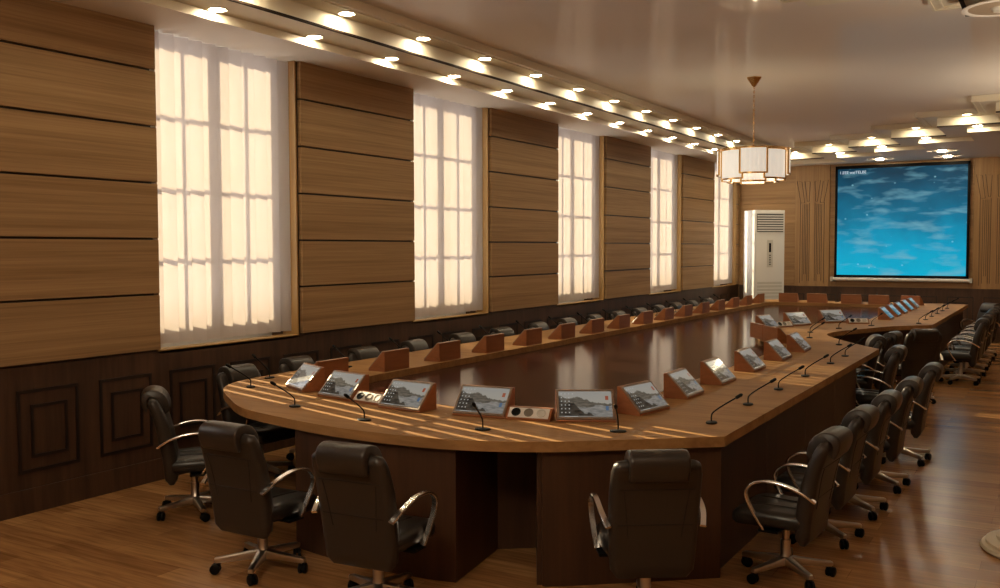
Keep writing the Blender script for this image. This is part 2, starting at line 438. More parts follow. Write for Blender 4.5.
# ---- stepped ceiling: stair-stepped outlines, each step lower than the last
def hole(d):
    """outline of the raised ceiling field, grown outward by d"""
    P = [(-5.53, 3.4), (-5.53, 20.95), (-4.42, 20.95), (-4.42, 19.85), (-3.56, 19.85), (-3.56, 19.0), (-2.64, 19.0), (-2.64, 17.9),
         (-1.76, 17.9), (-1.76, 16.55), (-.86, 16.55), (-.86, 15.2), (-.2, 15.2), (-.2, 8.78), (-.72, 8.78), (-.72, 7.82), (-1.78, 7.82),
         (-1.78, 6.7), (-2.7, 6.7), (-2.7, 5.6), (-3.6, 5.6), (-3.6, 4.5), (-4.5, 4.5), (-4.5, 3.4)]
    out = []; n = len(P)
    for i in range(n):
        a, q, c = P[i-1], P[i], P[(i+1) % n]
        x, y = q
        for (s, e) in ((a, q), (q, c)):
            dx, dy = e[0]-s[0], e[1]-s[1]
            L_ = math.hypot(dx, dy); nx, ny = -dy/L_, dx/L_        # outward for clockwise outline
            if abs(nx) > .5: x = q[0]+nx*d
            else: y = q[1]+ny*d
        out.append((x, y))
    return out
rect = [(XW-.42, YB-.2), (XR+.2, YB-.2), (XR+.2, YE+.2), (XW-.42, YE+.2)]
b = BM(); slab(b, rect, [hole(.40)], ZS, Z2-.004, 0, 1); struct(obj('ceiling', b, ['soffit', 'cove']))
b = BM(); slab(b, hole(.45), [hole(0)], Z2, Z3-.004, 0, 0); o = struct(obj('cove_step', b, ['cove'])); o.name = 'trim_%d' % nt_; nt_ += 1
b = BM(); slab(b, hole(.05), [hole(-.29)], Z3, ZC-.004, 0, 0); o = struct(obj('cove_step', b, ['cove'])); o.name = 'trim_%d' % nt_; nt_ += 1
b = BM(); slab(b, hole(-.24), [], ZC, ZC+.05, 0); o = struct(obj('raised', b, ['stretch'])); o.name = 'trim_%d' % nt_; nt_ += 1
b = BM()                                   # dark brown edging under the window-side step and under each stair face
for (xa, xb_, ya, yb_) in [(-5.545, -5.515, 3.4, 20.95), (-5.53, -4.42, 20.935, 20.965), (-4.42, -3.56, 19.835, 19.865), (-3.56, -2.64, 18.985, 19.015), (-2.64, -1.76, 17.885, 17.915),
                           (-1.76, -.86, 16.535, 16.565), (-.86, -.2, 15.185, 15.215), (-.735, -.705, 7.85, 8.78)]:
    box(b, xa, xb_, ya, yb_, Z2-.012, Z2+.006)
o = struct(obj('brown', b, ['trim'])); o.name = 'trim_%d' % nt_; nt_ += 1
b = BM(); slab(b, hole(-.20), [hole(-.222)], Z3-.010, Z3+.004, 0); slab(b, hole(-.275), [hole(-.295)], Z3-.012, Z3+.004, 0)
o = struct(obj('bead', b, ['cove'])); o.name = 'trim_%d' % nt_; nt_ += 1
b = BM(); box(b, XW-.42, XR+.2, YB-.2, YE+.2, 4.3, 4.4); struct(obj('ceiling_slab', b, 'soffit')).name = 'trim_%d' % nt_; nt_ += 1

# ---- downlights
lp = None
def downlight(x, y, z, label, group):
    global lp
    if lp is None:
        lp = thing('downlight', label, 'ceiling light', (x, y, z), 0, group)
        b = BM(); lathe(b, [(.058, -.004), (.076, -.012), (.080, -.006), (.080, 0), (.058, 0)], n=28, cap=False); obj('trim_ring', b, 'ring', lp, 40)
        b = BM(); lathe(b, [(.002, -.017), (.030, -.016), (.050, -.011), (.058, -.004), (.058, 0)], n=14); obj('lens', b, 'lamp', lp, 40)
        return lp
    return copy_tree(lp, (x, y, z), 0, label, group)
k = 0
for k in range(-1, 14):
    yy = 5.42+1.14*k
    downlight(-5.845, yy, Z2, 'downlight in the lower ceiling strip beside the windows, %s from the camera' % ORD[k+1], 'downlights in the lower cove strip')
for k in range(-1, 13):
    yy = 6.50+1.15*k
    downlight(-5.42, yy, Z3, 'downlight in the upper ceiling strip by the main ceiling, %s from the camera' % ORD[k+1], 'downlights in the upper cove strip')
steps = [(-4.05, 19.85), (-3.12, 19.0), (-2.22, 17.9), (-1.32, 16.55)]
for k, (x, y_) in enumerate(steps):
    for o in (downlight(x, y_-.19, Z3, 'downlight above the brown edge of the ceiling step, %s from the left' % ORD[k], 'downlights in the ceiling steps'),
              downlight(x+.12, y_+.24, Z2, 'downlight below the brown edge of the ceiling step, %s from the left' % ORD[k], 'downlights in the ceiling steps')):
        o.scale = (1.25, 1.25, .35)
downlight(-5.0, 20.82, Z3, 'glowing downlight in the corner of the ceiling behind the chandelier', 'downlights in the ceiling steps')
downlight(-1.5, 7.72, Z3, 'bright downlight at the very top edge of the photo, above the middle of the table', 'downlights in the ceiling steps')
rp_ = None
for x, y_, lab in ((-3.3, 20.95, 'flat downlight with wide ring above the left half of the blue screen'), (-2.03, 21.02, 'wide-ringed flat downlight above the right half of the screen, nearer the end wall'),
                 (-2.01, 19.79, 'wide-ringed flat downlight above the right half of the screen, farther from the end wall'), (-.44, 8.3, 'large round recessed ring light cut off by the top right corner'),
                 (-.6, 18.6, 'flat downlight with wide ring at the right edge of the far ceiling')):
    t = thing('ring_downlight', lab, 'ceiling light', (x, y_, ZS))
    b = BM(); lathe(b, [(.24, -.003), (.25, -.010), (.27, -.012), (.285, -.006), (.285, 0)], n=40, cap=False); lathe(b, [(.07, -.003), (.24, -.003)], n=40, cap=False, mi=1); obj('outer_ring', b, ['soffit', 'ring_disc'], t, 40)
    b = BM(); lathe(b, [(.002, -.03), (.062, -.03), (.078, -.014), (.08, -.002)], n=28); obj('lens', b, 'ring' if y_ < 10 else 'lamp', t, 40)

# ------------------------------------------------------------------ chandelier
cx, cy = -3.37, 11.9
t = thing('chandelier', 'round chandelier of ribbed white glass panels in brass frames on a chain', 'chandelier', (cx, cy, ZC), -math.radians(74))
b = BM(); lathe(b, [(.012, -.12), (.03, -.10), (.09, -.02), (.10, -.006), (.10, 0)], n=6); obj('canopy', b, 'brass', t, 30)
b = BM(); z = -.11; q = 0
while z > -.855:
    pts = [(.008*math.cos(a)*(1 if q % 2 else 0), .008*math.cos(a)*(0 if q % 2 else 1), z-.014+.018*math.sin(a)) for a in [2*PI*j/8 for j in range(9)]]
    tube(b, pts, .0035, 5); z -= .028; q += 1
obj('chain', b, 'brass', t, 60)
b = BM()
for rr, zz in ((.42, -.90), (.38, -.915)):
    tube(b, [(rr*math.cos(2*PI*j/48), rr*math.sin(2*PI*j/48), zz) for j in range(49)], .009, 6, up=Vector((0, 0, 1)))
for a in range(4): tube(b, [(0, 0, -.855), (.38*math.cos(a*PI/2+PI/4), .38*math.sin(a*PI/2+PI/4), -.91)], .006, 6)
for a in range(0, 48, 2): lathe(b, [(.002, -.92), (.014, -.91), (.014, -.90), (.002, -.89)], c=(.42*math.cos(2*PI*a/48), .42*math.sin(2*PI*a/48)), n=8)
obj('ring', b, 'brass', t, 40)
def glass_panel(ang, rad, half, z0, z1, thick=.012):
    """curved ribbed pane in a brass frame"""
    g = BM(); n = 24; rows = []
    a0, a1 = ang-half, ang+half
    inn, out = [], []
    for j in range(n+1):
        a = a0+(a1-a0)*j/n; r = rad+.006*abs(math.sin(j/n*PI*6))
        out.append((r*math.cos(a), r*math.sin(a))); inn.append(((rad-thick)*math.cos(a), (rad-thick)*math.sin(a)))
    loft(g, [[(x, y, z) for x, y in out+inn[::-1]] for z in (z0, z1)])
    pn = obj('glass_panel', g, 'shade', t, 30)
    f = BM(); arc = [(( rad+.004)*math.cos(a0+(a1-a0)*j/12), (rad+.004)*math.sin(a0+(a1-a0)*j/12)) for j in range(13)]
    for z in (z0, z1): tube(f, [(x, y, z) for x, y in arc], 0, flat=(.022, .022), up=Vector((0, 0, 1)))
    for x, y in (arc[0], arc[-1]): tube(f, [(x, y, z0-.008), (x, y, z1+.008)], .013, 6)
    obj('panel_frame', f, 'brass', pn, 40)
for k in range(4): glass_panel(k*PI/2, .44, .37, -1.215, -.905)
for k in range(4): glass_panel(k*PI/2+PI/4, .40, .46, -1.275, -.915)
for k in range(4): glass_panel(k*PI/2, .30, .5, -1.305, -1.05)
b = BM(); lathe(b, [(.01, -1.08), (.03, -1.06), (.035, -1.02), (.02, -.96)], n=12); obj('bulb', b, 'lamp', t, 40)

# ------------------------------------------------------------------ projection screen
SX0, SX1, SZ0, SZ1, SY = -4.29, -1.71, 1.345, 3.665, YE-.07
t = thing('projection_screen', 'large screen on the far wall glowing with a blue light-streak image', 'screen', (-3.0, YE, 1.2))
b = BM(); box(b, -1.29, 1.29, -.075, -.062, .145, 2.465)
ul = b.loops.layers.uv.new('UVMap')
for f in b.faces:
    for l in f.loops: l[ul].uv = ((l.vert.co.x+1.29)/2.58, (l.vert.co.z-.145)/2.32)
obj('screen_image', b, 'led', t)
b = BM()
box(b, -1.335, -1.285, -.085, -.045, .085, 2.53); box(b, 1.285, 1.335, -.085, -.045, .085, 2.53)
box(b, -1.335, 1.335, -.085, -.045, 2.46, 2.53); box(b, -1.335, 1.335, -.085, -.045, .085, .15); box(b, -1.33, 1.33, -.062, -.02, .09, 2.52)
obj('border', b, 'black', t)
b = BM(); tube(b, [(-1.36, -.09, .055), (1.36, -.09, .055)], .038, 14); box(b, -1.36, 1.36, -.09, -.03, .05, .085); ob_ = obj('bottom_bar', b, 'white', t, 40)
b = BM()
for s in (-1, 1): box(b, s*1.385-.025, s*1.385+.025, -.14, -.03, .005, .105, 0, .006)
obj('end_cap', b, 'pale', t)
cu = bpy.data.curves.new('screen_text', 'FONT'); cu.body = '1.EEE waiTELBE'; cu.size = .085; cu.extrude = .001
M['txt'] = plain('screen_text_white', (.02, .02, .02), .4, emit=(.62, .70, .78), es=1.)
cu.materials.append(M['txt'])
o = bpy.data.objects.new('screen_text', cu); col.objects.link(o)
bpy.context.view_layer.update(); me = bpy.data.meshes.new_from_object(o.evaluated_get(bpy.context.evaluated_depsgraph_get())); bpy.data.objects.remove(o)
o = bpy.data.objects.new('screen_text', me); col.objects.link(o); o.parent = t; o.location = (-1.25, -.078, 2.355); o.rotation_euler = (PI/2, 0, 0)

# ------------------------------------------------------------------ floor-standing air conditioner
t = thing('air_conditioner', 'tall white floor-standing air conditioner in the far left corner', 'air conditioner', (-5.69, 21.0, 0), math.radians(-45))
b = BM(); box(b, -.25, .25, -.36, .36, 0, 2.77, 0, .018); obj('cabinet', b, 'white', t, 30)
b = BM(); box(b, .25, .256, -.32, .32, 2.29, 2.69, 0, 0)
for k in range(7): box(b, .254, .272, -.31, .31, 2.312+.053*k, 2.340+.053*k, 1, 0)
obj('louvre_grille', b, ['grey_slot', 'white'], t)
b = BM(); box(b, .25, .257, -.07, .07, 1.52, 2.12, 0, 0); box(b, .256, .260, -.025, .025, 1.85, 2.05, 1)
for k in range(5): box(b, .256, .259, -.02, .02, 1.57+.05*k, 1.595+.05*k, 2)
obj('control_panel', b, ['pale', 'black', 'grey_slot'], t)
b = BM()
for k in range(9): box(b, .25, .254, -.30, .30, .55+.075*k, .60+.075*k)
obj('intake_grille', b, 'pale', t)

# ------------------------------------------------------------------ round stone pedestal at the right edge
t = thing('pedestal', 'round cream pedestal with a stepped foot, cut off by the right edge', 'pedestal', (-.03, 6.86, 0))
b = BM(); lathe(b, [(.33, 0), (.385, .0), (.395, .012), (.385, .03), (.362, .034), (.362, .055), (.345, .062), (.30, .066), (.30, .085), (.27, .10), (.2, .10)], n=56); obj('stepped_foot', b, 'cream_stone', t, 35)
b = BM(); lathe(b, [(.15, .10), (.15, .13), (.12, .18), (.11, .6), (.13, .8), (.17, .84), (.17, .87), (.0, .87)], n=36); obj('shaft', b, 'cream_stone', t, 35)

# ------------------------------------------------------------------ conference table
ZT = .85
near = [(-5.88, 5.75), (-5.78, 5.42), (-5.58, 5.17), (-5.20, 4.88), (-4.82, 4.64), (-4.31, 4.50), (-3.8, 4.42), (-3.3, 4.42), (-2.9, 4.49), (-2.5, 4.67), (-2.08, 4.99), (-1.66, 5.33)]
near2 = [Vector((x, y, 0)) for x, y in near]
notch = [(-1.68, 10.82), (-1.95, 11.2), (-2.24, 11.68), (-2.48, 12.15), (-2.55, 12.5), (-2.47, 12.95), (-2.25, 13.5), (-1.98, 14.1), (-1.56, 14.5)]
C2 = lambda pts, n=6: [(p.x, p.y) for p in catmull([(a, b_, 0) for a, b_ in pts], n)]
outer = C2([(-5.92, 6.6)] + near)[:] + C2(notch) + [(-1.54, 20.2)] + C2([(-5.3, 20.2), (-5.72, 20.05), (-5.92, 19.6)])
inner = C2([(-5.1, 6.5), (-5.04, 6.1), (-4.78, 5.76), (-4.3, 5.54), (-3.8, 5.44), (-3.2, 5.42), (-2.86, 5.52), (-2.66, 5.75), (-2.6, 6.1)]) + \
        C2([(-2.60, 10.6), (-2.82, 11.1), (-3.15, 11.6), (-3.38, 12.1), (-3.45, 12.55), (-3.36, 13.2), (-3.1, 13.95), (-2.8, 14.6), (-2.52, 15.0)]) + \
        [(-2.52, 19.3)] + C2([(-4.75, 19.3), (-5.0, 19.2), (-5.1, 18.9)])
t = thing('conference_table', 'huge ring-shaped oak conference table with a dark glossy middle', 'table', (-3.8, 12, 0))
TB = Matrix.Translation((3.8, -12, 0))
def tb(name, b, mats, smooth=None):
    bmesh.ops.transform(b, matrix=TB, verts=b.verts[:]); return obj(name, b, mats, t, smooth)
b = BM(); slab(b, outer, [inner], ZT-.06, ZT)
tb('tabletop', b, 'table', 30)
def offs(poly, d):
    out = []
    for i, p in enumerate(poly):
        a, c = Vector(poly[max(i-1, 0)]), Vector(poly[min(i+1, len(poly)-1)])
        n_ = (c-a).normalized(); out.append((p[0]-n_.y*d, p[1]+n_.x*d))
    return out
inn = [(x, y) for x, y in inner]
b = BM(); 
vs = offs(inn+[inn[0]], -.03)[:-1]
slab(b, vs, [], ZT-.075, ZT-.061); tb('inlay_panel', b, 'inlay')
def strip(pts, d0, d1, z0, z1, name='side_panel', mat='skirt'):
    A_, B_ = offs(pts, d0), offs(pts, d1); b = BM()
    slab(b, A_+B_[::-1], [], z0, z1); tb(name, b, mat)
curve = C2(near, 10)
ca = [p for p in curve if -4.30 < p[0] < -2.96]; cb = [p for p in curve if p[0] > -2.54]
strip(ca, .05, .08, 0, ZT-.061); strip(cb, .05, .08, 0, ZT-.061)
def wall_seg(p, q, th=.03): 
    p, q = Vector(p), Vector(q); n_ = (q-p).normalized(); n_ = Vector((-n_.y, n_.x))*th
    b = BM(); slab(b, [tuple(p), tuple(q), tuple(q+n_), tuple(p+n_)], [], 0, ZT-.061); tb('side_panel', b, 'skirt')
a0, a1, b0, b1 = offs(ca, .08)[0], offs(ca, .08)[-1], offs(cb, .08)[0], offs(cb, .08)[-1]
wall_seg(a0, (a0[0]-.02, a0[1]+.62)); wall_seg(a1, (a1[0]-.10, a1[1]+.62)); wall_seg(b0, (b0[0]-.32, b0[1]+.58)); wall_seg((a1[0]-.1, a1[1]+.62), (b0[0]-.32, b0[1]+.60))
xs = -1.74
seg = [5.42, 6.55, 7.70, 8.82, 9.85]
for y0, y1 in zip(seg, seg[1:]): wall_seg((xs, y0), (xs, y1-.006))
nn = C2(notch, 8); strip(offs(nn, .0), .35, .38, 0, ZT-.061)
for y0, y1 in ((14.56, 16.4), (16.4, 18.3), (18.3, 20.1)): wall_seg((-1.62, y0), (-1.62, y1-.006))
wall_seg((-1.62, 14.58), (-2.0, 14.36))
wall_seg((-5.4, 19.0), (-5.4, 6.9))
wall_seg((-1.62, 20.08), (-5.3, 20.08))

# ------------------------------------------------------------------ monitors in wedge-shaped wooden stands
def make_monitor(label):
    t = thing('desk_monitor', label, 'monitor', (0, 0, ZT))
    w, d, h = .187, .092, .18
    b = BM()
    prof = [(-d, 0), (d, 0), (d, .012), (-d+.022, h), (-d, h)]
    loft(b, [[(x, y, z) for x, z in prof] for y in (-w, w)])
    bmesh.ops.bevel(b, geom=b.edges[:], offset=.003, segments=1, affect='EDGES')
    obj('wooden_stand', b, 'stand', t)
    # slanted face: origin at the low front edge
    p0, p1 = Vector((d, 0, .012)), Vector((-d+.022, 0, h)); ez = (p1-p0).normalized(); ln = (p1-p0).length; ex = Vector((0, 1, 0)); en = ex.cross(ez).normalized()
    if en.z < 0: en = -en
    F = Matrix(((ex.x, ez.x, en.x, p0.x), (ex.y, ez.y, en.y, p0.y), (ex.z, ez.z, en.z, p0.z), (0, 0, 0, 1)))
    b = BM(); box(b, -w+.004, w-.004, .004, ln-.004, -.002, .008, 0, .002)
    bmesh.ops.transform(b, matrix=F, verts=b.verts[:]); fr = obj('bezel', b, 'bezel', t)
    b = BM(); ul = b.loops.layers.uv.new('UVMap')
    def quad(x0, x1, y0, y1, z, mi, uv=False):
        f = b.faces.new([b.verts.new((x, y, z)) for x, y in ((x0, y0), (x1, y0), (x1, y1), (x0, y1))]); f.material_index = mi
        if uv:
            for l, c in zip(f.loops, ((0, 0), (1, 0), (1, 1), (0, 1))): l[ul].uv = c
    sx, y0, y1 = w-.018, .018, ln-.018
    box(b, -sx, sx, y0, y1, .006, .0085, 0)
    for f in b.faces:
        for l in f.loops: l[ul].uv = ((l.vert.co.x+sx)/(2*sx), (l.vert.co.y-y0)/(y1-y0))
    hh = y1-y0
    for r_ in range(6):
        for c in range(3 if r_ else 4):
            x = -sx+.018+.024*c; yv = y1-hh*(.10+.145*r_); quad(x-.0038, x+.0038, yv-.0045, yv+.0045, .0090, 1)
    quad(sx*.76, sx*.88, y0+hh*.66, y0+hh*.82, .0090, 2); quad(sx*.76, sx*.87, y0+hh*.26, y0+hh*.42, .0090, 3)
    quad(-sx, sx, y0, y0+hh*.045, .0090, 4); quad(-sx*.8, -sx*.3, y0+hh*.015, y0+hh*.035, .0094, 1)
    bmesh.ops.transform(b, matrix=F, verts=b.verts[:])
    obj('display', b, ['desktop', 'icon_w', 'icon_r', 'icon_b', 'task'], t)
    return t
mon0 = None
def monitor(x, y, deg, label, group):
    global mon0
    if mon0 is None:
        mon0 = make_monitor(label); mon0.location = (x, y, ZT); mon0.rotation_euler.z = math.radians(deg); mon0['group'] = group; return
    copy_tree(mon0, (x, y, ZT), math.radians(deg), label, group)
g1 = 'monitors around the near curve of the table'
def front(fx, fy, deg):       # from the middle of the low front edge to the wedge's centre
    a = math.radians(deg); return fx-.092*math.cos(a), fy-.092*math.sin(a)
for k, (fx, fy, dg) in enumerate([(-5.12, 5.46, -117), (-4.54, 5.25, -101), (-3.84, 5.10, -95), (-3.235, 5.15, -82), (-2.55, 5.34, -60)]):
    x, y = front(fx, fy, dg)
    monitor(x, y, dg, 'wedge monitor on the curved near end of the table, %s from the left' % ORD[k], g1)
g2 = 'monitors along the right side of the near table part'
for k, (yy, dg) in enumerate([(5.90, -10), (6.69, 0), (7.50, 0), (8.42, 0), (9.38, 0), (10.25, 2)]):
    a = math.radians(dg); monitor(-2.30-.092, yy, dg, 'wedge monitor on the right side of the table, %s from the camera in its row' % ORD[k], g2)
g3 = 'monitors along the window side of the table'
for k in range(16):
    yy = 5.97+.862*k
    monitor(-5.15-.092, yy, 180, 'wooden back of a monitor on the window side of the table, %s from the camera' % ORD[k], g3)
g4 = 'monitors on the far end of the table'
for k, x in enumerate((-4.75, -4.19, -3.54, -3.03)):
    monitor(x, 19.36+.092, 90, 'wooden back of a monitor at the far end of the table, %s from the left' % ORD[k], g4)
monitor(-2.44, 19.47, 70, 'turned monitor back in the far right corner of the table', g4)
g5 = 'monitors along the right side of the far table part'
for k in range(5):
    monitor(-2.30, 15.42+.76*k, 0, 'small far monitor left of the far chair row, %s from the camera' % ORD[k], g5)
g6 = 'monitors around the notch of the table'
for (x, y, dg, lab) in [(-2.83, 11.05, 41, 'monitor back on the bulge of the table, nearer the right row of monitors'), (-3.09, 11.42, 38, 'monitor back on the bulge of the table, beside the leftmost bulge monitor'),
                        (-3.42, 12.85, -10, 'leftmost monitor facing the camera on the bulge of the table'), (-3.20, 13.60, -30, 'monitor facing the camera on the bulge, left of the far socket box'),
                        (-2.88, 14.38, -42, 'monitor facing the camera on the bulge, right behind the tall microphones')]:
    monitor(x, y, dg, lab, g6)

# socket boxes between the monitors
def make_sock(label):
    t = thing('socket_box', label, 'socket box', (0, 0, ZT))
    b = BM(); prof = [(-.05, 0), (.05, 0), (.05, .010), (-.012, .074), (-.05, .074)]
    loft(b, [[(x, y, z) for x, z in prof] for y in (-.15, .15)]); obj('wooden_stand', b, 'stand', t)
    p0, p1 = Vector((.05, 0, .010)), Vector((-.012, 0, .074)); ez = (p1-p0).normalized(); ex = Vector((0, 1, 0)); en = ex.cross(ez)
    if en.z < 0: en = -en
    F = Matrix(((ex.x, ez.x, en.x, p0.x), (ex.y, ez.y, en.y, p0.y), (ex.z, ez.z, en.z, p0.z), (0, 0, 0, 1)))
    b = BM(); box(b, -.135, .135, .008, .082, -.001, .005, 0, .001); bmesh.ops.transform(b, matrix=F, verts=b.verts[:]); pl = obj('face_plate', b, 'socket_plate', t)
    for x, mt in ((-.085, 'black'), (0, 'socket_mid'), (.085, 'pale')):
        b = BM(); lathe(b, [(.020, .005), (.030, .005), (.031, .010), (.026, .010), (.022, .006)], c=(x, .045), n=24, cap=False); lathe(b, [(.0, .0065), (.023, .0065)], c=(x, .045), n=24, cap=False)
        bmesh.ops.transform(b, matrix=F, verts=b.verts[:]); obj('outlet', b, mt, t, 40)
    return t
sk = make_sock('socket box with three round outlets left of the camera-facing monitor')
sk.location = (-2.905, 5.25, ZT); sk.rotation_euler.z = math.radians(-80)
for x, y, dg, lab in [(-4.19, 5.25, -98, 'socket box half hidden between the second and third curve monitors'), (-2.50, 6.30, 0, 'socket box behind the first monitor of the right row'),
                      (-2.52, 14.33, -62, 'far socket box on the bulge beside the row of small far monitors'), (-3.30, 13.2, -30, 'socket box beside the leftmost bulge monitor')]:
    copy_tree(sk, (x, y, ZT), math.radians(dg), lab)

# ------------------------------------------------------------------ gooseneck microphones
def make_mic(label):
    t = thing('gooseneck_microphone', label, 'microphone', (0, 0, ZT))
    b = BM(); lathe(b, [(.042, 0), (.045, .004), (.041, .010), (.013, .014)], n=20); bmesh.ops.scale(b, vec=(.8, 1.15, 1), verts=b.verts[:]); obj('base', b, 'black', t, 40)
    b = BM(); P = catmull([(0, 0, .01), (.0, 0, .045), (.012, 0, .07), (.065, 0, .112), (.15, 0, .168)], 6)
    tube(b, P, .0046, 8); obj('gooseneck', b, 'black', t, 60)
    d = Vector((.085, 0, .056)).normalized(); p = Vector((.15, 0, .168))
    b = BM(); tube(b, [p-d*.004, p, p+d*.01, p+d*.035, p+d*.046], lambda s: (.005, .010, .011, .011, .005)[round(s*4)], 12); obj('capsule', b, 'black', t, 50)
    return t
mic0 = None
def mic(x, y, deg, label, group):
    global mic0
    if mic0 is None:
        mic0 = make_mic(label); mic0.location = (x, y, ZT); mic0.rotation_euler.z = math.radians(deg); mic0['group'] = group; return
    copy_tree(mic0, (x, y, ZT), math.radians(deg), label, group)
mg = 'microphones around the near curve of the table'
for (x, y, dg, lab) in [(-5.75, 5.84, -177, 'black gooseneck microphone at the left end of the table, the farther of the two'), (-5.50, 5.38, -126, 'black gooseneck microphone at the left end of the table, the nearer of the two'),
                   (-4.55, 4.86, -105, 'black gooseneck microphone below the leftmost monitor on the near curve'), (-3.80, 4.69, -91, 'black gooseneck microphone below the second monitor from the left'),
                   (-2.98, 4.80, -76, 'black gooseneck microphone in front of the fourth curve monitor'), (-2.25, 5.15, -71, 'black upright gooseneck microphone in front of the camera-facing monitor')]:
    mic(x, y, dg, lab, mg)
mg = 'microphones along the right edge of the table'
for k, yy in enumerate((5.70, 6.50, 7.32, 8.20, 9.22, 9.92)):
    mic(-1.86, yy, 8, 'black gooseneck microphone along the right table edge, %s from the camera' % ORD[k], mg)
mg = 'microphones along the window side of the table'
for k in range(14):
    mic(-5.66, 6.75+.862*k, 176, 'black gooseneck microphone in front of the window-side chairs, %s from the camera' % ORD[k], mg)
mg = 'microphones around the notch of the table'
for (x, y, dg, lab) in [(-2.14, 11.05, 20, 'small microphone on the tip of the table before the notch'), (-2.62, 11.75, 35, 'small microphone left of the notch, nearest the notch point'), (-2.78, 12.5, 30, 'small microphone left of the notch, standing beyond the point'),
                        (-2.58, 13.3, -20, 'small microphone behind the notch, leaning over the dark opening'), (-2.28, 14.0, -30, 'small microphone on the far part of the table near its front edge')]:
    mic(x, y, dg, lab, mg)
mg = 'microphones along the right edge of the far table part'
for k in range(6):
    mic(-1.76, 14.75+.78*k, 10, 'tiny far microphone along the right edge of the far table part, %s from the camera' % ORD[k], mg)
for k, x in enumerate((-3.9, -3.2, -2.5)): mic(x, 19.9, 80, 'tiny microphone at the far end of the table, %s from the left' % ORD[k], mg)

